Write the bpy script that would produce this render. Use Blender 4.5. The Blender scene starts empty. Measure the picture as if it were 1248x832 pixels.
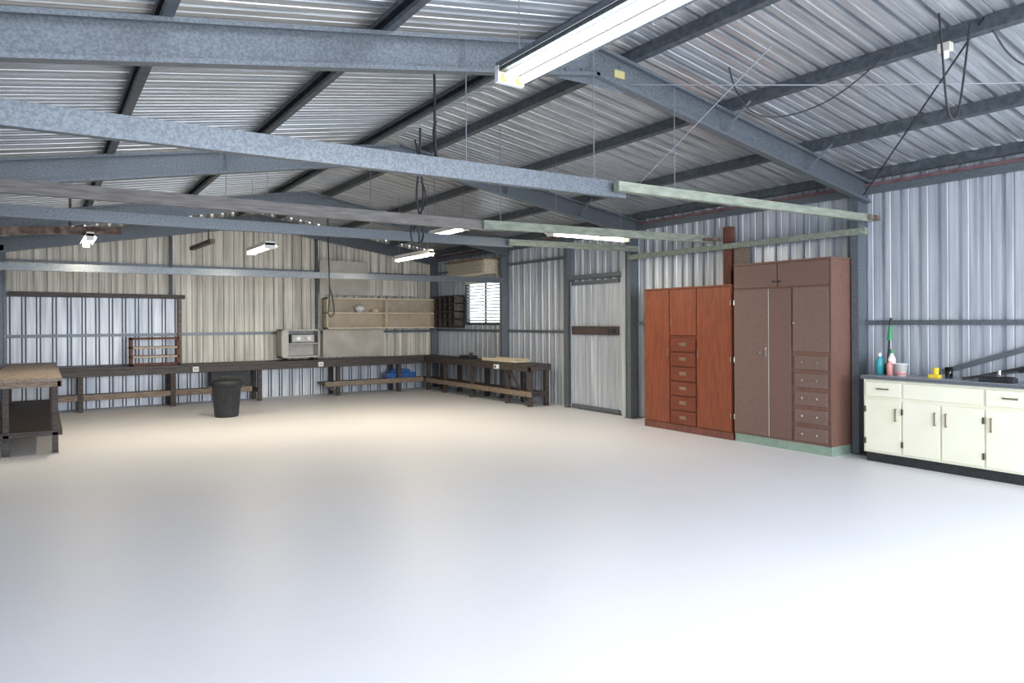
import bpy, math, random
from mathutils import Vector, Matrix
random.seed(4)
scene = bpy.context.scene
scene.view_settings.view_transform='Standard'

# ------------------------------------------------------------ materials
def mat(name, c1, c2=None, rough=0.5, metal=0.0, scale=6.0, stretch=(1,1,1), detail=4, emis=None, estr=0, bump=0, trans=0, lo=0.35, hi=0.65, voro=False, rvar=0):
    m = bpy.data.materials.new(name); m.use_nodes = True
    nt = m.node_tree; n = nt.nodes; l = nt.links
    b = n['Principled BSDF']
    b.inputs['Roughness'].default_value = rough
    b.inputs['Metallic'].default_value = metal
    b.inputs['Base Color'].default_value = (*c1, 1)
    if trans: b.inputs['Transmission Weight'].default_value = trans
    if emis:
        b.inputs['Emission Color'].default_value = (*emis, 1)
        b.inputs['Emission Strength'].default_value = estr
    if c2 is not None:
        tc = n.new('ShaderNodeTexCoord'); mp = n.new('ShaderNodeMapping')
        mp.inputs['Scale'].default_value = stretch
        l.new(tc.outputs['Object'], mp.inputs['Vector'])
        if voro:
            tx = n.new('ShaderNodeTexVoronoi'); out = tx.outputs['Color']
        else:
            tx = n.new('ShaderNodeTexNoise'); tx.inputs['Detail'].default_value = detail; out = tx.outputs['Fac']
        tx.inputs['Scale'].default_value = scale
        l.new(mp.outputs['Vector'], tx.inputs['Vector'])
        r = n.new('ShaderNodeValToRGB')
        r.color_ramp.elements[0].position = lo; r.color_ramp.elements[0].color = (*c1, 1)
        r.color_ramp.elements[1].position = hi; r.color_ramp.elements[1].color = (*c2, 1)
        l.new(out, r.inputs['Fac']); l.new(r.outputs['Color'], b.inputs['Base Color'])
        if rvar:
            mr = n.new('ShaderNodeMapRange')
            mr.inputs['To Min'].default_value = rough - rvar; mr.inputs['To Max'].default_value = rough + rvar
            l.new(tx.outputs[0] if not voro else tx.outputs['Distance'], mr.inputs['Value'])
            l.new(mr.outputs['Result'], b.inputs['Roughness'])
        if bump:
            bp = n.new('ShaderNodeBump'); bp.inputs['Strength'].default_value = bump; bp.inputs['Distance'].default_value = 0.01
            l.new(tx.outputs[0], bp.inputs['Height']); l.new(bp.outputs['Normal'], b.inputs['Normal'])
    return m

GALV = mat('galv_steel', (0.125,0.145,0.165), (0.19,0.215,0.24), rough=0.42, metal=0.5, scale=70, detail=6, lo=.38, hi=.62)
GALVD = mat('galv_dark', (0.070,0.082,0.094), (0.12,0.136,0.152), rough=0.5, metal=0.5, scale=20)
ROOF = mat('roof_sheet', (0.47,0.495,0.52), (0.72,0.74,0.76), rough=0.30, metal=0.7, scale=5, stretch=(.3,7,1), detail=6)
WALLR = mat('wall_sheet_grey', (0.42,0.455,0.51), (0.67,0.705,0.75), rough=0.38, metal=0.4, scale=2.5, stretch=(1,6,0.25), detail=6)
WALLB = mat('wall_sheet_cream', (0.50,0.475,0.41), (0.90,0.865,0.77), rough=0.45, metal=0.1, scale=2.5, stretch=(6,1,0.25), detail=6)
WALLP = mat('wall_sheet_pale', (0.50,0.55,0.62), (0.80,0.83,0.88), rough=0.4, metal=0.2, scale=3.0, stretch=(5,1,0.3))
FLOOR = mat('floor_epoxy', (0.765,0.77,0.80), (0.79,0.795,0.825), rough=0.45, scale=0.6, detail=6, rvar=0.03)
GROUND = mat('ground_concrete', (0.4,0.4,0.4), (0.5,0.5,0.49), rough=0.9, scale=4)
DARKW = mat('dark_wood', (0.030,0.024,0.024), (0.085,0.068,0.06), rough=0.6, scale=5, stretch=(1,6,8))
DARKW2 = mat('dark_wood_x', (0.030,0.024,0.024), (0.085,0.068,0.06), rough=0.5, scale=4, stretch=(1,12,12))
TANW = mat('tan_wood', (0.16,0.12,0.09), (0.29,0.225,0.17), rough=0.6, scale=5, stretch=(2,2,10))
TOPW = mat('bench_top_wood', (0.19,0.15,0.12), (0.32,0.26,0.20), rough=0.5, scale=5, stretch=(8,1,8))
GREYW = mat('grey_timber', (0.13,0.12,0.115), (0.23,0.215,0.205), rough=0.6, scale=5, stretch=(1,10,10))
PALEW = mat('pale_wood', (0.45,0.36,0.27), (0.62,0.53,0.42), rough=0.55, scale=5, stretch=(8,2,8))
REDW = mat('red_timber', (0.13,0.045,0.03), (0.20,0.075,0.05), rough=0.6, scale=6, stretch=(6,6,1))
BOLTW = mat('door_bar_brown', (0.045,0.033,0.032), (0.075,0.055,0.05), rough=0.5, scale=8)
ORANGE = mat('varnished_wood', (0.175,0.043,0.018), (0.25,0.064,0.026), rough=0.38, scale=6, stretch=(6,6,0.7), detail=6)
ORANGED = mat('varnished_wood_drawer', (0.14,0.030,0.013), (0.19,0.043,0.019), rough=0.38, scale=6, stretch=(6,0.9,8), detail=6)
BROWN = mat('brown_paint', (0.145,0.082,0.066), (0.17,0.098,0.08), rough=0.6, scale=90, bump=0.15)
BROWND = mat('brown_textured', (0.155,0.093,0.077), (0.19,0.12,0.098), rough=0.65, scale=60, bump=0.25)
BROWNS = mat('brown_side', (0.175,0.088,0.063), (0.21,0.11,0.08), rough=0.5, scale=8, stretch=(5,5,1))
GREENP = mat('green_paint', (0.21,0.30,0.24), (0.27,0.36,0.29), rough=0.5, scale=10)
GREENB = mat('green_beam', (0.19,0.225,0.18), (0.31,0.335,0.27), rough=0.55, scale=7, stretch=(1,4,4))
CREAM = mat('cream_enamel', (0.80,0.785,0.62), (0.84,0.825,0.68), rough=0.3, scale=3)
COUNTER = mat('counter_laminate', (0.26,0.28,0.31), (0.42,0.44,0.47), rough=0.35, scale=120)
CHROME = mat('chrome', (0.75,0.75,0.75), rough=0.2, metal=1)
BRASS = mat('aged_brass', (0.30,0.24,0.16), rough=0.35, metal=0.8)
BLACK = mat('black_plastic', (0.014,0.015,0.018), (0.025,0.027,0.03), rough=0.5, scale=20)
DGREY = mat('bin_plastic', (0.018,0.021,0.027), (0.028,0.032,0.04), rough=0.5, scale=10)
WHITE = mat('white_enamel', (0.78,0.78,0.76), (0.84,0.84,0.82), rough=0.4, scale=4)
DULLW = mat('dull_white_paint', (0.48,0.47,0.45), (0.60,0.59,0.56), rough=0.5, scale=6)
SHELFW = mat('shelf_cream_wood', (0.62,0.53,0.38), (0.76,0.68,0.52), rough=0.5, scale=5, stretch=(2,6,6))
SHELFB = mat('shelf_back', (0.44,0.37,0.27), (0.54,0.47,0.36), rough=0.6, scale=4)
BOARD = mat('grey_board', (0.48,0.45,0.39), (0.60,0.57,0.51), rough=0.6, scale=3)
RUST = mat('rusty_steel', (0.08,0.045,0.035), (0.24,0.19,0.16), rough=0.8, scale=12)
RUSTR = mat('red_oxide', (0.12,0.055,0.06), (0.18,0.11,0.12), rough=0.7, scale=9)
TUBE = mat('tube_glow', (1,1,1), emis=(1.0,0.94,0.78), estr=18)
TUBEN = mat('tube_glow_cool', (1,1,1), emis=(1.0,0.96,0.88), estr=5)
TUBEY = mat('tube_end', (0.8,0.75,0.2), emis=(1,0.85,0.2), estr=.6)
GLASS = mat('glass', (0.9,0.95,0.95), rough=0.05, trans=1.0)
BLUE = mat('blue_plastic', (0.02,0.09,0.30), (0.03,0.12,0.36), rough=0.4, scale=8)
GREENPL = mat('green_plastic', (0.03,0.30,0.12), rough=0.4)
YELLOW = mat('yellow_sponge', (0.80,0.62,0.05), rough=0.8)
PINK = mat('pink_plastic', (0.75,0.30,0.30), rough=0.4)
TEAL = mat('teal_plastic', (0.05,0.35,0.40), rough=0.35)
STICKER = mat('yellow_sticker', (0.45,0.40,0.18), rough=0.5)
WIRE = mat('steel_wire', (0.25,0.26,0.28), rough=0.4, metal=0.6)

# ------------------------------------------------------------ builder
class B:
    def __init__(s): s.v=[]; s.f=[]; s.m=[]; s.mats=[]; s.sm=[]
    def mi(s, m):
        if m not in s.mats: s.mats.append(m)
        return s.mats.index(m)
    def add(s, vs, fs, m, smooth=False):
        o=len(s.v); s.v += [tuple(v) for v in vs]; k=s.mi(m)
        for f in fs: s.f.append(tuple(i+o for i in f)); s.m.append(k); s.sm.append(smooth)
    def box(s,x0,x1,y0,y1,z0,z1,m,M=None):
        if x0>x1:x0,x1=x1,x0
        if y0>y1:y0,y1=y1,y0
        if z0>z1:z0,z1=z1,z0
        vs=[Vector(p) for p in((x0,y0,z0),(x1,y0,z0),(x1,y1,z0),(x0,y1,z0),(x0,y0,z1),(x1,y0,z1),(x1,y1,z1),(x0,y1,z1))]
        if M: vs=[M@v for v in vs]
        s.add(vs,[(0,3,2,1),(4,5,6,7),(0,1,5,4),(1,2,6,5),(2,3,7,6),(3,0,4,7)],m)
    def frame(s,p0,p1,up):
        p0=Vector(p0);p1=Vector(p1);a=(p1-p0);L=a.length;a.normalize()
        up=Vector(up);up=(up-a*up.dot(a)).normalized();sd=a.cross(up)
        M=Matrix((( a.x,sd.x,up.x,p0.x),(a.y,sd.y,up.y,p0.y),(a.z,sd.z,up.z,p0.z),(0,0,0,1)))
        return M,L
    def bar(s,p0,p1,w,h,m,up=(0,0,1)):
        M,L=s.frame(p0,p1,up); s.box(0,L,-w/2,w/2,-h/2,h/2,m,M)
    def chan(s,p0,p1,D,W,m,up=(0,0,1),flip=1,t=0.008,lip=0.018):
        M,L=s.frame(p0,p1,up); f=flip
        s.box(0,L,0,f*t,-D/2,D/2,m,M)
        s.box(0,L,f*t,f*W,D/2-t,D/2,m,M); s.box(0,L,f*t,f*W,-D/2,-D/2+t,m,M)
        s.box(0,L,f*(W-t),f*W,D/2-t-lip,D/2-t,m,M); s.box(0,L,f*(W-t),f*W,-D/2+t,-D/2+t+lip,m,M)
    def cyl(s,p0,p1,r,m,n=12,r1=None):
        r1=r if r1 is None else r1
        d=Vector(p1)-Vector(p0)
        M,L=s.frame(p0,p1,(0,0,1) if abs(d.normalized().z)<.9 else (1,0,0))
        vs=[]
        for k in range(n):
            a=2*math.pi*k/n; c,q=math.cos(a),math.sin(a)
            vs.append(M@Vector((0,c*r,q*r))); vs.append(M@Vector((L,c*r1,q*r1)))
        s.add(vs,[(2*k,2*k+1,(2*k+3)%(2*n),(2*k+2)%(2*n)) for k in range(n)],m,True)
        s.add([vs[2*k] for k in range(n)],[tuple(range(n))],m); s.add([vs[2*k+1] for k in range(n)],[tuple(reversed(range(n)))],m)
    def lathe(s,c,prof,m,n=24):
        vs=[];P=len(prof)
        for k in range(n):
            a=2*math.pi*k/n
            for r,z in prof: vs.append((c[0]+r*math.cos(a),c[1]+r*math.sin(a),c[2]+z))
        fs=[]
        for k in range(n):
            k2=(k+1)%n
            for j in range(P-1): fs.append((k*P+j,k2*P+j,k2*P+j+1,k*P+j+1))
        s.add(vs,fs,m,True)
    def make(s,name,bevel=0):
        me=bpy.data.meshes.new(name); me.from_pydata(s.v,[],s.f)
        for m in s.mats: me.materials.append(m)
        for p,k,q in zip(me.polygons,s.m,s.sm): p.material_index=k; p.use_smooth=q
        me.update()
        o=bpy.data.objects.new(name,me); scene.collection.objects.link(o)
        if bevel:
            b=o.modifiers.new('bevel','BEVEL'); b.width=bevel; b.segments=2; b.limit_method='ANGLE'; b.angle_limit=math.radians(50)
        return o

def cable(name, pts, r, m):
    c=bpy.data.curves.new(name,'CURVE'); c.dimensions='3D'; c.bevel_depth=r; c.bevel_resolution=2
    sp=c.splines.new('NURBS'); sp.points.add(len(pts)-1)
    for p,q in zip(sp.points,pts): p.co=(*q,1)
    sp.use_endpoint_u=True; sp.order_u=4 if len(pts)>=4 else len(pts); sp.resolution_u=8
    c.materials.append(m)
    o=bpy.data.objects.new(name,c); scene.collection.objects.link(o); return o

# ------------------------------------------------------------ building dims
XR, XL, YB, YF = 7.6, -0.65, 14.2, -2.5
XM = 3.58; ZC = 3.51
def raf(x): return ZC - (.155 if x>XM else .175)*abs(x-XM)         # rafter centre line
def sheetz(x): return raf(x)+0.225
RH=0.042
def breaks(L, pitch=0.19, h=RH, off=0.0):
    out=[]; s=-off
    while s < L+pitch:
        for a,hh in ((0,0),(0.052,0),(0.058,h*0.2),(0.066,h*0.2),(0.072,0),(0.125,0),(0.133,h),(0.165,h),(0.173,0)):
            out.append((s+a,hh))
        s+=pitch
    out=[p for p in out if -1e-6<=p[0]<=L]
    if out[0][0]>0: out.insert(0,(0,0))
    out.append((L,0)); return out
def wall_sheet(b, o, d, L, nrm, z0, ztop, m, holes=(), off=0.0, h=RH):
    br=breaks(L,off=off,h=h)
    def hat(s):
        for (a,ha),(c,hc) in zip(br,br[1:]):
            if a<=s<=c: return ha+(hc-ha)*((s-a)/(c-a) if c>a else 0)
        return 0
    for hs in holes:
        br+= [(hs[0],hat(hs[0])),(hs[1],hat(hs[1]))]
    br.sort()
    for (a,ha),(c,hc) in zip(br,br[1:]):
        if c-a<1e-6: continue
        mid=(a+c)/2; pa=(o[0]+d[0]*a+nrm[0]*ha,o[1]+d[1]*a+nrm[1]*ha); pc=(o[0]+d[0]*c+nrm[0]*hc,o[1]+d[1]*c+nrm[1]*hc)
        ta,tc=ztop(pa[0]),ztop(pc[0]); iv=[(z0,z0,ta,tc)]
        for hs in holes:
            if hs[0]<mid<hs[1]:
                iv=[(hs[3],hs[3],ta,tc)]
                if hs[2]>z0+.001: iv.append((z0,z0,hs[2],hs[2]))
        for u0,u1,w0,w1 in iv:
            b.add([(pa[0],pa[1],u0),(pc[0],pc[1],u1),(pc[0],pc[1],w1),(pa[0],pa[1],w0)],[(0,1,2,3)],m)

# floor / ground
b=B(); b.box(XL-.05,XR+.05,YF,YB+.05,-.12,0,FLOOR); b.make('floor')
b=B(); b.box(-40,40,-45,45,-.3,-.13,GROUND); b.make('ground')
# walls
WY0,WY1,WZ0,WZ1=11.36,12.75,1.47,2.3
b=B(); wall_sheet(b,(XR,YF),(0,1),YB-YF,(1,0),0,lambda x:sheetz(XR),WALLR,holes=[(WY0-YF,WY1-YF,WZ0,WZ1)])
b.make('wall_right')
b=B(); wall_sheet(b,(XL,YB),(1,0),XR-XL,(0,1),0,sheetz,WALLB,h=.05); b.make('wall_back')
b=B(); wall_sheet(b,(XL,YF),(0,1),YB-YF,(-1,0),0,lambda x:sheetz(XL),WALLR); b.make('wall_left')
b=B(); wall_sheet(b,(XL,YF),(1,0),XR-XL,(0,-1),0,sheetz,WALLR,holes=[(.3,XR-XL-.3,0,2.75)]); b.make('wall_front')
# roof sheets
b=B()
for xe in (XR+.08,XL-.08):
    br=breaks(YB-YF,h=.06)
    for (a,ha),(c,hc) in zip(br,br[1:]):
        if c-a<1e-6: continue
        ya,yc=YF+a,YF+c
        b.add([(XM,ya,sheetz(XM)+ha),(xe,ya,sheetz(xe)+ha),(xe,yc,sheetz(xe)+hc),(XM,yc,sheetz(XM)+hc)],[(0,1,2,3)],ROOF)
b.make('ceiling')
# purlins
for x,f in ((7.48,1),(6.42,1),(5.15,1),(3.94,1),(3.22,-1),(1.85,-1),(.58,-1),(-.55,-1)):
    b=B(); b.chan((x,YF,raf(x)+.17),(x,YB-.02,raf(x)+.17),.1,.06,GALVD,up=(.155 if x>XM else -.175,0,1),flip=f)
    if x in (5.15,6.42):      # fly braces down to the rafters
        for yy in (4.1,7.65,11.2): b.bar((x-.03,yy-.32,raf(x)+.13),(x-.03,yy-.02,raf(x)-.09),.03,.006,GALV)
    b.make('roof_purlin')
# portal frames
def portal(y, posts=True, D=.24):
    b=B()
    for xe in (XR-.02,XL+.02):
        b.chan((XM,y,raf(XM)),(xe,y,raf(xe)),D,.075,GALV,flip=(1 if xe>XM else -1))
    for sx in (-1,1):   # apex plate
        b.add([(XM,y-.012,raf(XM)+.11),(XM+sx*.35,y-.012,raf(XM+sx*.35)+.11),(XM+sx*.35,y-.012,raf(XM+sx*.35)-.13),(XM,y-.012,raf(XM)-.18)],[(0,1,2,3) if sx>0 else (3,2,1,0)],GALV)
    for sx in (-1,1):
        for dx in (.12,.28):
            for dz in (-.06,.06): b.cyl((XM+sx*dx,y-.012,raf(XM+sx*dx)+dz),(XM+sx*dx,y-.022,raf(XM+sx*dx)+dz),.010,GALV,6)
    if posts:
        for xp,f in ((XR-.1,1),(XL+.1,-1)):
            b.chan((xp,y,0),(xp,y,raf(xp)),.15,.08,GALV,up=(1,0,0),flip=f)
            b.box(xp-.12,xp+.09,y-.1 if y>4.5 else y-.13,y+.1 if y!=4.1 else y+.06,0,.012,GALV)
    return b
for y in (.6,4.1,7.65,11.2,14.12):
    b=portal(y)
    if y==4.1: b.box(3.80,3.91,y-.02,y-.013,raf(3.86)-.03,raf(3.86)+.03,STICKER)
    b.make('portal_frame')
# tie beams
b=B(); b.chan((XL+.1,4.02,2.475),(3.86,4.02,2.525),.125,.06,GALV,flip=-1)
b.bar((3.7,3.96,2.53),(7.42,3.96,2.58),.06,.075,GREENB); b.bar((7.3,3.95,2.58),(7.5,3.95,2.58),.12,.05,RUST); b.make('tie_beam')
b=B(); b.bar((XL+.1,6.05,2.46),(3.9,6.05,2.48),.06,.10,GREYW); b.bar((3.75,6.0,2.48),(7.3,6.0,2.55),.05,.09,GREENB); b.bar((7.1,6,2.53),(7.44,6,2.56),.12,.04,RUST); b.make('tie_beam')
b=B(); b.chan((XL+.1,7.57,2.49),(5.2,7.57,2.53),.11,.06,GALV,flip=-1); b.bar((5.1,7.52,2.53),(7.45,7.52,2.57),.05,.08,GREENB); b.make('tie_beam')
b=B(); b.chan((XL+.1,11.12,2.24),(XR-.15,11.12,2.28),.10,.06,GALV,flip=-1); b.make('tie_beam')
b=B(); b.bar((XR-.19,4.0,2.45),(XR-.19,7.65,2.45),.05,.07,GREENB); b.make('wall_rail')
# girts
def girt(p0,p1,D=.07,m=GALV,up=(0,0,1),name='wall_girt'):
    b=B(); b.bar(p0,p1,.03,D,m,up=up); b.make(name)
girt((XR-.02,YF,1.45),(XR-.02,7.6,1.45),.05)
girt((XR-.02,9.25,1.30),(XR-.02,YB,1.30),.05)
girt((XR-.02,9.25,2.60),(XR-.02,YB,2.60),.05)
girt((XL,YB-.12,1.28),(2.1,YB-.12,1.28),.05)
girt((2.1,YB-.03,1.28),(XR,YB-.03,1.28),.05)
girt((XL,YB-.03,2.55),(XR,YB-.03,2.55),.04)
b=B(); b.bar((XR-.03,YF,2.97),(XR-.03,YB,2.97),.04,.035,RUSTR); b.bar((XR-.025,YF,2.91),(XR-.025,YB,2.91),.04,.08,GALV); b.make('trim_2')
for x,zt in ((2.0,3.3),(4.75,3.3)):
    b=B(); b.bar((x,YB-.05,0),(x,YB-.05,zt),.05,.05,GALVD,up=(1,0,0)); b.make('wall_stud')
b=B(); b.bar((XR-.05,1.9,1.44),(XR-.05,3.3,.95),.02,.05,GALV); b.make('wall_brace')

# lining strips, gaps between them
b=B()
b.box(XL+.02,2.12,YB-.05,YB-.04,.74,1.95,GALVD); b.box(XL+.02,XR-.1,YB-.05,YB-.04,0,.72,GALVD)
x=XL+.03
while x<XR-.3:
    w=random.choice((.13,.14,.15)); 
    b.box(x,x+w,YB-.085,YB-.07,0,.71,WALLP)
    if x+w<2.1: b.box(x,x+w,YB-.085,YB-.07,.76,1.94,WALLP)
    x+=w+.022; b.box(x,x+.03,YB-.08,YB-.065,0,.71,WALLP)
    if x+.03<2.1: b.box(x,x+.03,YB-.08,YB-.065,.76,1.94,WALLP)
    x+=.03+.022
b.make('wall_lining_sheet')
b=B(); b.bar((-.45,13.98,1.99),(2.2,13.98,1.97),.18,.07,DARKW2); b.bar((2.12,13.98,.75),(2.12,13.98,1.94),.05,.06,TANW,up=(1,0,0)); b.make('timber_shelf')

# ------------------------------------------------------------ door on right wall
b=B(); y0,y1=7.95,9.15; X=7.53
wall_sheet(b,(X,y0+.04),(0,1),y1-y0-.08,(1,0),.03,lambda x:2.12,WALLR,off=.05,h=.02)
for z in (.05,2.12): b.box(X-.03,X+.01,y0,y1,z-.03,z+.03,GALV)
for y in (y0,y1): b.box(X-.03,X+.01,y-.03,y+.03,.02,2.15,WALLR)
b.box(X-.05,X-.01,y0+.02,y1-.02,1.26,1.40,BOLTW); b.box(X-.07,X-.03,y0+.1,y0+.25,1.29,1.36,BLACK)
b.make('door_1')
b=B(); b.box(7.46,7.56,7.80,7.88,0,2.9,WALLR); b.box(7.46,7.56,9.22,9.32,0,2.9,GALV); b.box(7.48,7.56,7.88,9.22,2.19,2.26,GALV); b.make('trim_1')

# ------------------------------------------------------------ window
b=B()
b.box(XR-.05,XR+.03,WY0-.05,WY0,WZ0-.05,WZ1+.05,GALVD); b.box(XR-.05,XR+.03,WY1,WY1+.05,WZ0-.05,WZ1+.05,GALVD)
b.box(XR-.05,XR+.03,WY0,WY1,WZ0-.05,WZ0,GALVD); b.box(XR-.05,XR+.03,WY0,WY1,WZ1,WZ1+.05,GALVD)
b.box(XR-.02,XR+.01,(WY0+WY1)/2-.02,(WY0+WY1)/2+.02,WZ0,WZ1,GALVD)
z=WZ0+.04
while z<WZ1:
    M=Matrix.Translation((XR-.06,0,z))@Matrix.Rotation(math.radians(35),4,'Y')
    b.box(-.02,.02,WY0+.02,WY1-.02,-.001,.001,WHITE,M); z+=.065
for y in (WY0+.2,(WY0+WY1)/2,WY1-.2): b.box(XR-.085,XR-.082,y-.006,y+.006,WZ0,WZ1,WHITE)
b.box(XR-.09,XR-.03,WY0,WY1,WZ1-.02,WZ1+.03,WHITE)
b.box(XR+.02,XR+.025,WY0,WY1,WZ0,WZ1,GLASS)
b.make('window_1')
b=B(); b.box(7.22,7.55,11.5,12.95,2.44,2.72,SHELFW)
for k in range(6): b.box(7.18,7.22,11.53,12.92,2.45+k*.045,2.468+k*.045,BOARD)
b.box(7.12,7.56,11.45,13.0,2.72,2.75,TANW); b.make('louvre_air_vent',.004)

# ------------------------------------------------------------ wardrobes
def drawer_knob(b,x,y,z,m,r=.014): b.cyl((x,y,z),(x-.018,y,z),r*.5,m,8); b.cyl((x-.018,y,z),(x-.03,y,z),r,m,12)
b=B(); xf,xb=7.04,7.38; y0,y1=5.49,6.98; H=1.91
b.box(xf+.02,xb,y0,y1,.08,H,ORANGED); b.box(xf+.03,xb-.02,y0+.02,y1-.02,0,.08,REDW)
b.box(xf+.005,xb,y0-.008,y1+.008,H,H+.02,ORANGE)
b.box(xf+.005,xf+.03,y0-.004,y1+.004,.0,.09,REDW)
b.box(xf,xf+.02,6.515,y1-.01,.10,H-.01,ORANGE)
b.box(xf,xf+.02,y0+.01,6.035,.10,H-.01,ORANGE)
b.box(xf,xf+.02,6.05,6.50,1.29,H-.01,ORANGE)
for k in range(6):
    z=.10+k*.195; b.box(xf-.004,xf+.02,6.06,6.49,z,z+.17,ORANGED)
    b.box(xf-.016,xf-.004,6.23,6.32,z+.085,z+.10,BRASS); b.box(xf-.008,xf-.004,6.22,6.33,z+.07,z+.115,BRASS)
b.box(xf-.012,xf,6.46,6.475,1.42,1.52,BRASS); b.box(xf-.012,xf,6.53,6.545,1.0,1.12,BRASS); b.box(xf-.012,xf,6.01,6.025,1.0,1.12,BRASS)
for z in (.3,1.0,1.7):
    for y in (y1-.012,y0+.012): b.cyl((xf-.004,y,z-.03),(xf-.004,y,z+.03),.006,BRASS,8)
b.make('timber_wardrobe',.003)
b=B(); y0,y1=4.19,5.46; H=2.17; xb=7.45
b.box(xf+.02,xb,y0+.01,y1,.10,H-.02,BROWNS); b.box(xf+.025,xb,y0+.01,y1,0,.10,GREENP)
b.box(xf+.005,xb,y0,y1,H-.02,H,BROWNS)
b.box(xf+.01,xf+.03,y0,y0+.02,.1,H-.02,BROWN)
b.box(xf,xf+.02,4.855,y1-.01,1.87,H-.03,BROWN); b.box(xf,xf+.02,y0+.03,4.84,1.87,H-.03,BROWN)
b.box(xf-.002,xf+.02,4.97,y1-.01,.12,1.85,BROWND)
b.box(xf,xf+.02,4.675,4.955,.12,1.85,BROWN)
b.box(xf-.006,xf,4.958,4.966,.12,1.85,BOARD)
b.box(xf,xf+.02,y0+.03,4.65,1.13,1.85,BROWND)
for k in range(5):
    z=.13+k*.2; b.box(xf-.004,xf+.02,y0+.05,4.63,z,z+.155,BROWND)
    drawer_knob(b,xf,4.34,z+.083,CHROME,.013); drawer_knob(b,xf,4.52,z+.083,CHROME,.013)
drawer_knob(b,xf,5.06,1.1,CHROME); drawer_knob(b,xf,4.62,1.45,CHROME); drawer_knob(b,xf,4.88,1.93,BLACK); drawer_knob(b,xf,4.81,1.93,BLACK)
b.box(xf-.01,xf,4.99,5.01,1.05,1.16,CHROME)
for z in (.3,1.0,1.7): b.cyl((xf-.004,y1-.012,z-.03),(xf-.004,y1-.012,z+.03),.006,CHROME,8)
b.make('painted_wardrobe',.003)
b=B(); b.box(7.48,7.56,5.84,5.96,0,2.72,REDW); b.box(7.5,7.56,5.6,5.8,0,2.42,TANW); b.make('timber_plank')

# ------------------------------------------------------------ sink cabinet
b=B(); xf=7.14; y0,y1=1.95,3.9
b.box(xf+.02,7.55,y0,y1,.10,.86,CREAM); b.box(xf+.05,7.54,y0+.01,y1-.01,0,.10,BLACK)
sy0,sy1,sx0,sx1=2.05,2.5,7.22,7.48
for bx in ((xf-.02,sx0,y0-.01,y1+.015),(sx1,7.57,y0-.01,y1+.015),(sx0,sx1,y0-.01,sy0),(sx0,sx1,sy1,y1+.015)):
    b.box(bx[0],bx[1],bx[2],bx[3],.865,.90,COUNTER)
b.box(xf-.024,xf-.019,y0-.01,y1+.015,.868,.897,GALV)
b.box(sx0,sx1,sy0,sy1,.861,.868,CHROME)
for bx in ((sx0-.02,sx0+.01,sy0-.02,sy1+.02),(sx1-.01,sx1+.02,sy0-.02,sy1+.02),(sx0,sx1,sy0-.02,sy0+.01),(sx0,sx1,sy1-.01,sy1+.02)): b.box(*bx,.9,.906,CHROME)
b.cyl((7.53,2.15,.9),(7.53,2.15,1.06),.012,CHROME); b.cyl((7.53,2.15,1.06),(7.38,2.15,1.04),.01,CHROME)
E=[3.89,3.505,3.14,2.765,2.37,1.96]
for a,c in zip(E,E[1:]): b.box(xf,xf+.02,c+.01,a-.01,.125,.655,CREAM)
b.box(xf-.003,xf+.02,3.515,3.87,.69,.835,CREAM); b.box(xf,xf+.02,2.78,3.49,.69,.835,CREAM); b.box(xf-.003,xf+.02,2.38,2.755,.69,.835,CREAM); b.box(xf,xf+.02,1.97,2.36,.69,.835,CREAM)
for y in (3.69,2.56): b.box(xf-.022,xf-.012,y-.06,y+.06,.762,.775,BRASS); b.box(xf-.015,xf,y-.06,y-.05,.76,.777,BRASS); b.box(xf-.015,xf,y+.05,y+.06,.76,.777,BRASS)
for y in (3.56,3.19,3.09,2.71,2.0):
    b.box(xf-.024,xf-.014,y-.006,y+.006,.45,.58,BRASS); b.box(xf-.016,xf,y-.006,y+.006,.45,.462,BRASS); b.box(xf-.016,xf,y-.006,y+.006,.568,.58,BRASS)
for y in (3.875,3.50,2.775,2.375):
    for z in (.22,.55): b.box(xf-.006,xf+.002,y-.012,y+.012,z-.03,z+.03,BRASS); b.cyl((xf-.008,y,z-.03),(xf-.008,y,z+.03),.005,BLACK,8)
b.make('kitchen_sink_cabinet',.003)
def bottle(name,x,y,z,h,r,m,cap):
    b=B(); b.lathe((x,y,z),[(0,0),(r,0),(r,h*.62),(r*.45,h*.8),(r*.4,h*.84),(0,h*.84)],m); b.cyl((x,y,z+h*.84),(x,y,z+h),r*.45,cap,12); b.make(name)
bottle('detergent_bottle',7.33,3.82,.9,.23,.038,TEAL,WHITE)
bottle('spray_bottle',7.42,3.74,.9,.27,.038,WHITE,GREENPL)
bottle('shampoo_bottle',7.30,3.70,.9,.18,.03,PINK,WHITE)
bottle('cleaner_bottle',7.40,3.84,.9,.20,.033,GREENPL,BLUE)
b=B(); b.lathe((7.48,3.82,.9),[(0,0),(.035,0),(.045,.11),(.04,.11),(.03,.01),(0,.01)],GREENPL)
b.cyl((7.48,3.82,.92),(7.5,3.80,1.30),.012,BLACK,8); b.cyl((7.5,3.80,1.26),(7.505,3.795,1.42),.026,GREENPL,10,.018); b.cyl((7.505,3.795,1.42),(7.51,3.79,1.50),.014,BLACK,8); b.make('dish_brush_pot')
b=B(); b.lathe((7.33,3.60,.9),[(0,0),(.045,0),(.06,.12),(.064,.12),(.064,.128),(.055,.128),(.04,.01),(0,.01)],WHITE); b.lathe((7.33,3.60,.901),[(.0462,.01),(.0475,.01),(.051,.05),(.05,.05)],PINK); b.make('plastic_tub')
b=B(); b.box(7.28,7.36,3.22,3.32,.9,.935,YELLOW); b.cyl((7.34,3.27,.935),(7.34,3.27,1.0),.025,YELLOW,14,.03); b.make('yellow_sponge',.006)
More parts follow.
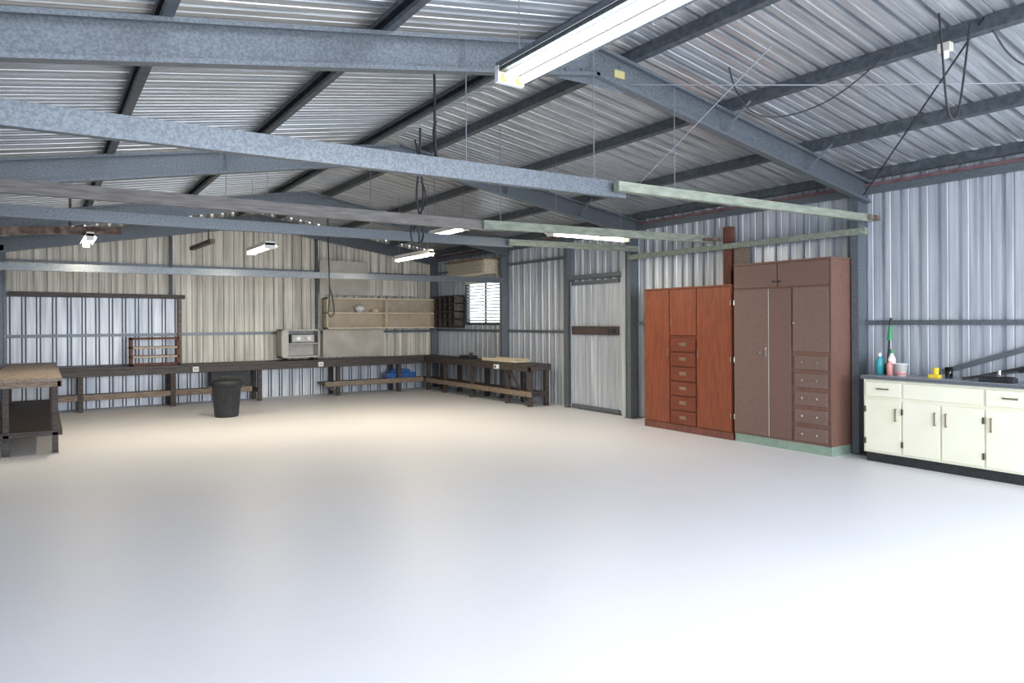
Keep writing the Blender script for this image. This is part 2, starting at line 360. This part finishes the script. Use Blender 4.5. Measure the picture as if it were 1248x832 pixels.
b=B(); b.lathe((7.36,3.16,.9),[(0,0),(.033,0),(.038,.11),(.035,.11),(.03,.008),(0,.008)],GLASS); b.make('drinking_glass')
# black garden shears / hand tools lying at the sink end
b=B(); b.bar((7.30,3.02,.912),(7.44,2.60,1.00),.035,.025,BLACK); b.bar((7.42,3.0,.912),(7.40,2.5,1.05),.035,.025,BLACK); b.cyl((7.44,2.60,1.00),(7.48,2.22,1.10),.022,BLACK,10); b.cyl((7.40,2.5,1.05),(7.50,2.2,1.12),.022,BLACK,10); b.cyl((7.39,2.74,.96),(7.39,2.74,1.0),.02,CHROME,10); b.make('garden_shears',.003)
b=B(); b.box(7.20,7.31,2.56,2.84,.9,.945,BLACK); b.box(7.21,7.30,2.58,2.82,.945,.955,DGREY); b.make('plastic_tray',.006)

# ------------------------------------------------------------ workbenches
b=B(); z=.74
b.box(.20,6.9,13.5,14.05,z-.045,z,DARKW2); b.box(.20,6.9,13.5,13.54,z-.15,z-.045,DARKW2)
for x in (.5,1.9,3.4,4.95,6.3):
    b.box(x,x+.08,13.54,13.62,0,z-.045,DARKW); b.box(x,x+.08,13.96,14.04,0,z-.045,DARKW); b.box(x,x+.06,13.6,14.0,.17,.23,DARKW)
b.box(.2,3.3,13.6,14.0,.23,.27,DARKW2); b.box(.2,3.3,13.56,13.6,.19,.29,TANW)
b.box(4.7,6.9,13.56,14.0,.23,.27,DARKW2); b.box(4.7,6.9,13.52,13.56,.19,.29,TANW)
b.bar((4.99,13.58,.05),(4.7,13.58,.25),.04,.06,DARKW); b.make('workbench',.004)
b=B(); x0,x1,y0,y1=6.93,7.41,9.62,14.05
b.box(x0,x1,y0,y1,z-.045,z,DARKW); b.box(x0,x0+.04,y0,y1,z-.13,z-.045,DARKW); b.box(x0,x1,y0,y0+.04,z-.12,z-.045,DARKW)
for y in (9.66,10.35,11.6,12.7,13.45):
    b.box(x0+.04,x0+.12,y,y+.08,0,z-.045,DARKW); b.box(x1-.09,x1-.01,y,y+.08,0,z-.045,DARKW); b.box(x0+.1,x1-.08,y+.01,y+.07,.17,.23,DARKW)
b.box(x0+.02,x1-.1,y0,y1,.23,.26,DARKW); b.box(x0-.02,x0+.02,y0-.05,13.45,.18,.27,TANW)
b.bar((x0+.06,9.75,.06),(x0+.06,10.3,.6),.03,.05,DARKW); b.make('workbench',.004)
b=B(); x0,x1,y0,y1=-.46,.20,9.5,13.45; z2=.86
b.box(x0,x1,y0,y1,z2-.035,z2,TOPW); b.box(x0,x1,y0+.01,y0+.05,z2-.10,z2-.035,TANW); b.box(x1-.05,x1-.01,y0+.01,y1,z2-.10,z2-.035,DARKW)
for y in (9.52,11.3,13.2):
    for x in (x0+.10 if y<10 else x0+.02,x1-.10): b.box(x,x+.06,y,y+.06,0,z2-.04,DARKW)
    b.box(x0,x1,y,y+.05,.20,.24,DARKW)
b.box(x0,x1,y0,y1,.24,.265,DARKW); b.make('workbench',.004)

# rubbish bin
b=B(); c=(2.43,11.6,0)
b.lathe(c,[(0,0),(.17,0),(.175,.02),(.215,.50),(.235,.51),(.235,.54),(.21,.54)],DGREY,32)
b.lathe(c,[(.245,.525),(.25,.54),(.24,.565),(.20,.595),(.09,.615),(0,.62)],BLACK,32)
b.box(c[0]-.07,c[0]+.07,c[1]-.015,c[1]+.015,.615,.64,BLACK)
for sx in (-1,1): b.box(c[0]+sx*.22,c[0]+sx*.27,c[1]-.05,c[1]+.05,.46,.49,DGREY)
for k in range(16):
    a=k*math.pi/8; b.cyl((c[0]+.176*math.cos(a),c[1]+.176*math.sin(a),.03),(c[0]+.214*math.cos(a),c[1]+.214*math.sin(a),.48),.006,DGREY,6)
b.make('rubbish_bin')

# rack on back bench
b=B(); x0,x1=1.28,2.06; zb=.74
for x in (x0,x1-.04): 
    for y in (13.62,13.86): b.box(x,x+.04,y,y+.04,zb,zb+.50,REDW)
for z in (.46,.30,.14,.0):
    b.box(x0,x1,13.62,13.65,zb+z,zb+z+.035,REDW if z in(.46,.0) else PALEW); b.box(x0,x1,13.86,13.89,zb+z,zb+z+.035,REDW)
b.box(x0+.04,x1-.04,13.65,13.86,zb+.01,zb+.03,PALEW); b.box(x0+.04,x1-.04,13.65,13.86,zb+.30,zb+.32,BOARD)
for k in range(1,4): b.box(x0+k*.19,x0+k*.19+.015,13.65,13.67,zb,zb+.3,TANW)
b.make('timber_rack',.003)
b=B(); x0,x1,y0,y1,z0,z1=3.88,4.64,13.65,13.98,.79,1.35
b.box(x0,x1,y1-.02,y1,z0,z1,DULLW); b.box(x0,x1,y0,y1,z1-.03,z1,DULLW); b.box(x0,x1,y0,y1,z0,z0+.03,DULLW); b.box(x0,x0+.03,y0,y1,z0,z1,BOARD); b.box(x1-.03,x1,y0,y1,z0,z1,DULLW); b.box(x0+.03,x0+.14,y0+.01,y0+.03,z0,z1-.03,DULLW)
b.box(x0,x1,y0+.02,y1,1.06,1.08,DULLW)
b.box(x0+.2,x1-.08,y0+.06,y1-.05,1.08,1.26,GALVD); b.box(x0+.22,x1-.1,y0+.05,y0+.06,1.10,1.24,DULLW); b.cyl((x0+.35,y0+.05,1.17),(x0+.35,y0+.04,1.17),.045,CHROME,20); b.cyl((x0+.56,y0+.05,1.17),(x0+.56,y0+.04,1.17),.045,CHROME,20)
b.box(x0+.1,x0+.12,y0,y1,.74,.79,DARKW); b.box(x1-.12,x1-.1,y0,y1,.74,.79,DARKW)
b.make('storage_cabinet',.003)
b=B(); x0,x1,y0,y1,z0,z1=4.84,7.40,13.80,14.04,1.35,2.0
b.box(x0,x1,y1-.02,y1,z0,z1,SHELFB)
for z in (z0,1.665,z1-.03): b.box(x0,x1,y0,y1,z,z+.03,SHELFW)
for x in (x0,6.15,x1-.03): b.box(x,x+.03,y0,y1,z0,z1,SHELFW)
b.make('open_shelf_unit',.002)
b=B(); b.lathe((5.6,13.92,1.695),[(0,0),(.06,0),(.11,.09),(.10,.13),(0,.16)],WHITE); b.make('ceramic_bowl')
b=B(); b.lathe((5.95,13.92,1.695),[(0,0),(.08,0),(.09,.06),(0,.09)],SHELFW); b.make('ceramic_bowl')
b=B(); b.box(4.78,5.85,14.04,14.06,2.06,2.78,BOARD); b.box(4.84,6.2,14.05,14.07,.76,1.34,BOARD); b.box(5.85,7.0,14.04,14.06,2.06,2.5,WALLB); b.make('backing_board')
b=B(); x0,x1,y0,y1,z0,z1=7.3,7.55,12.86,13.78,1.36,2.06
b.box(x1-.015,x1,y0,y1,z0,z1,BLACK)
for k in range(5): z=z0+k*(z1-z0-.02)/4; b.box(x0,x1,y0,y1,z,z+.02,DARKW)
for k in range(5): y=y0+k*(y1-y0-.02)/4; b.box(x0,x1,y,y+.02,z0,z1,DARKW)
b.make('pigeonhole_shelf')
b=B(); b.box(7.02,7.36,10.2,11.3,.741,.775,SHELFW); b.box(7.02,7.04,10.2,11.3,.775,.80,SHELFW); b.box(7.34,7.36,10.2,11.3,.775,.80,SHELFW); b.make('flat_tray',.003)
b=B(); b.box(6.1,6.75,13.62,13.9,.271,.40,BLUE); b.box(6.2,6.65,13.66,13.86,.40,.46,BLUE); b.box(6.38,6.48,13.7,13.8,.46,.49,BLACK); b.make('blue_tool_case',.01)
b=B(); b.box(2.6,3.3,13.7,13.95,.271,.62,BLACK); b.box(2.58,3.32,13.68,13.95,.62,.64,DARKW); b.make('storage_crate',.005)
b=B(); b.box(7.1,7.3,11.9,12.3,.74,.80,DGREY); b.cyl((7.2,12.0,.8),(7.2,12.0,.86),.04,BLACK); b.make('battery_charger',.005)
for x,y in ((2.3,13.495),(4.6,13.495)):
    b=B(); b.box(x-.05,x+.05,y-.03,y,.61,.70,WHITE); b.box(x-.025,x-.01,y-.034,y-.03,.64,.67,BLACK); b.box(x+.01,x+.025,y-.034,y-.03,.64,.67,BLACK); b.make('power_outlet',.003)
b=B(); b.box(6.87,6.925,10.55,10.65,.62,.70,WHITE); b.box(6.865,6.87,10.58,10.62,.64,.68,BLACK); b.make('power_outlet')

# ------------------------------------------------------------ lights
def fluoro(x,y,z,L,alongY=True,W=.14,power=30,col=(1,.86,.64),tubes=1,tm=None):
    tm=tm or TUBE
    root=bpy.data.objects.new('fluorescent_light',None); scene.collection.objects.link(root); root.location=(x,y,z)
    if not alongY: root.rotation_euler=(0,0,math.radians(-90))
    b=B(); b.box(-W*.28,W*.28,-L/2,L/2,.03,.08,WHITE if tm is TUBE else GALV)
    for sx in (-1,1): b.add([(sx*W*.28,-L/2,.05),(sx*W*.28,L/2,.05),(sx*W*.5,L/2,.015),(sx*W*.5,-L/2,.015)],[(0,1,2,3)],WHITE if tm is TUBE else GALV)
    for yy in (-L/2,L/2-.03): b.box(-W*.3,W*.3,yy,yy+.03,-.02,.06,WHITE)
    o=b.make('housing'); o.parent=root
    b=B()
    offs=(0,) if tubes==1 else (-.045,.045)
    for ox in offs: b.cyl((ox,-L/2+.06,.0),(ox,L/2-.06,.0),.019,tm)
    for ox in offs:
        for yy in (-L/2+.03,L/2-.06): b.cyl((ox,yy,.0),(ox,yy+.03,.0),.02,TUBEY)
    o=b.make('tube'); o.parent=root
    b=B(); ztop=sheetz(x)-z-.02
    for yy in (-L/2+.1,L/2-.1): b.cyl((0,yy,.08),(0,yy,ztop),.003,WIRE,6)
    o=b.make('hanger_wire'); o.parent=root
    ld=bpy.data.lights.new('lamp','AREA'); ld.shape='RECTANGLE'; ld.size=.05; ld.size_y=L-.14; ld.energy=power; ld.color=col
    lo=bpy.data.objects.new('lamp',ld); scene.collection.objects.link(lo); lo.parent=root; lo.location=(0,0,-.024)
fluoro(1.95,2.2,2.69,1.35,W=.26,power=5,col=(1,.96,.9),tubes=2,tm=TUBEN)
fluoro(4.68,8.4,2.72,1.0,power=26)
fluoro(5.62,6.5,2.52,1.25,alongY=False,W=.2,power=20)
fluoro(4.78,9.7,2.48,1.2,power=34)
fluoro(2.5,9.8,2.48,1.0,W=.22,power=38)
fluoro(.5,10.3,2.52,1.0,power=32)
b=B(); b.bar((XL,10.0,2.56),(.85,10.0,2.66),.1,.09,RUST); b.bar((.3,10.0,2.65),(.3,10.0,raf(.3)+.1),.03,.03,RUST,up=(1,0,0)); b.make('rusty_beam')
b=B(); b.bar((2.1,10.9,2.70),(2.1,12.6,2.74),.07,.06,RUST); b.bar((2.1,11.2,2.7),(2.1,11.2,raf(2.1)-.1),.02,.02,RUST,up=(1,0,0)); b.make('rusty_beam')
b=B(); b.box(5.09,5.15,2.17,2.25,3.31,3.37,BOARD); b.cyl((5.12,2.21,3.31),(5.12,2.21,3.27),.022,WHITE); b.make('junction_box',.004)

# cables
cable('hanging_cable',[(2.44,4.6,3.5),(2.47,4.6,3.2),(2.44,4.62,2.9),(2.48,4.6,2.66)],.010,BLACK)
cable('hanging_cable',[(2.47,4.62,3.0),(2.43,4.62,2.85),(2.50,4.62,2.78),(2.45,4.62,2.68)],.012,BLACK)
cable('hanging_cable',[(3.1,6.12,3.4),(3.10,6.12,3.0),(3.02,6.15,2.7),(3.22,6.2,2.35),(3.05,6.12,2.2),(3.12,6.15,2.45),(2.95,6.12,2.5)],.011,BLACK)
cable('hanging_cable',[(3.08,6.2,3.3),(3.18,6.2,2.9),(3.22,6.2,2.6),(3.06,6.2,2.4)],.009,BLACK)
cable('hanging_cable',[(3.15,6.2,2.9),(3.25,6.2,2.7),(3.1,6.2,2.55),(2.98,6.2,2.35),(3.1,6.2,2.2)],.009,BLACK)
cable('hanging_cable',[(3.9,11.05,3.2),(3.9,11.0,2.2),(3.92,11.0,1.8),(3.85,11.0,1.6),(3.98,11.0,1.55),(4.0,11.0,1.75),(3.9,11.0,2.1)],.012,BLACK)
cable('hanging_cable',[(4.54,3.55,3.5),(4.6,3.5,3.1),(4.92,3.3,3.05),(5.1,2.9,3.2),(5.1,2.56,3.45)],.006,BLACK)
cable('hanging_cable',[(4.85,2.13,3.48),(4.87,2.11,3.1),(4.88,2.11,2.85),(4.95,2.07,2.72),(5.0,2.06,2.95),(5.06,2.03,3.45)],.007,BLACK)
cable('hanging_cable',[(5.15,1.95,3.42),(5.3,1.9,3.15),(5.6,1.85,3.1),(5.9,1.7,3.3)],.006,BLACK)
cable('brace_wire',[(3.9,4.1,3.4),(5.0,3.0,3.28),(5.9,2.03,3.19),(6.6,1.3,3.15)],.005,WIRE)
cable('brace_wire',[(7.45,4.05,2.85),(6.3,3.05,3.12),(5.1,1.97,3.45)],.007,BLACK)
cable('brace_wire',[(4.0,4.0,2.6),(4.2,3.6,3.0),(4.45,3.1,3.5)],.004,WIRE)
for x,y in ((2.4,4.05),(3.55,4.05),(3.2,7.6),(4.0,6.05),(1.6,7.6),(4.4,4.0)):
    cable('hanger_rod',[(x,y,raf(x)+.1),(x,y,2.5)],.004,WIRE)

# ------------------------------------------------------------ daylight
w=bpy.data.worlds.new('world'); scene.world=w; w.use_nodes=True
bg=w.node_tree.nodes['Background']; bg.inputs[0].default_value=(.87,.92,1,1); bg.inputs[1].default_value=3.9
ld=bpy.data.lights.new('doorway_daylight','AREA'); ld.shape='RECTANGLE'; ld.size=7.4; ld.size_y=2.4; ld.energy=500; ld.color=(.87,.92,1)
lo=bpy.data.objects.new('doorway_daylight',ld); scene.collection.objects.link(lo); lo.location=(3.0,YF+.9,1.9); lo.rotation_euler=(math.radians(66),0,math.radians(4))

# ------------------------------------------------------------ camera
cd=bpy.data.cameras.new('camera'); cam=bpy.data.objects.new('camera',cd); scene.collection.objects.link(cam)
cd.sensor_width=36; cd.lens=839/1248*36; cd.shift_y=-24/1248; cd.clip_start=.05
cam.matrix_world=Matrix.Translation((0,0,1.48))@Matrix.Rotation(math.radians(-34.38),4,'Z')@Matrix.Rotation(math.radians(90),4,'X')@Matrix.Rotation(math.radians(-.3),4,'Z')
scene.camera=cam
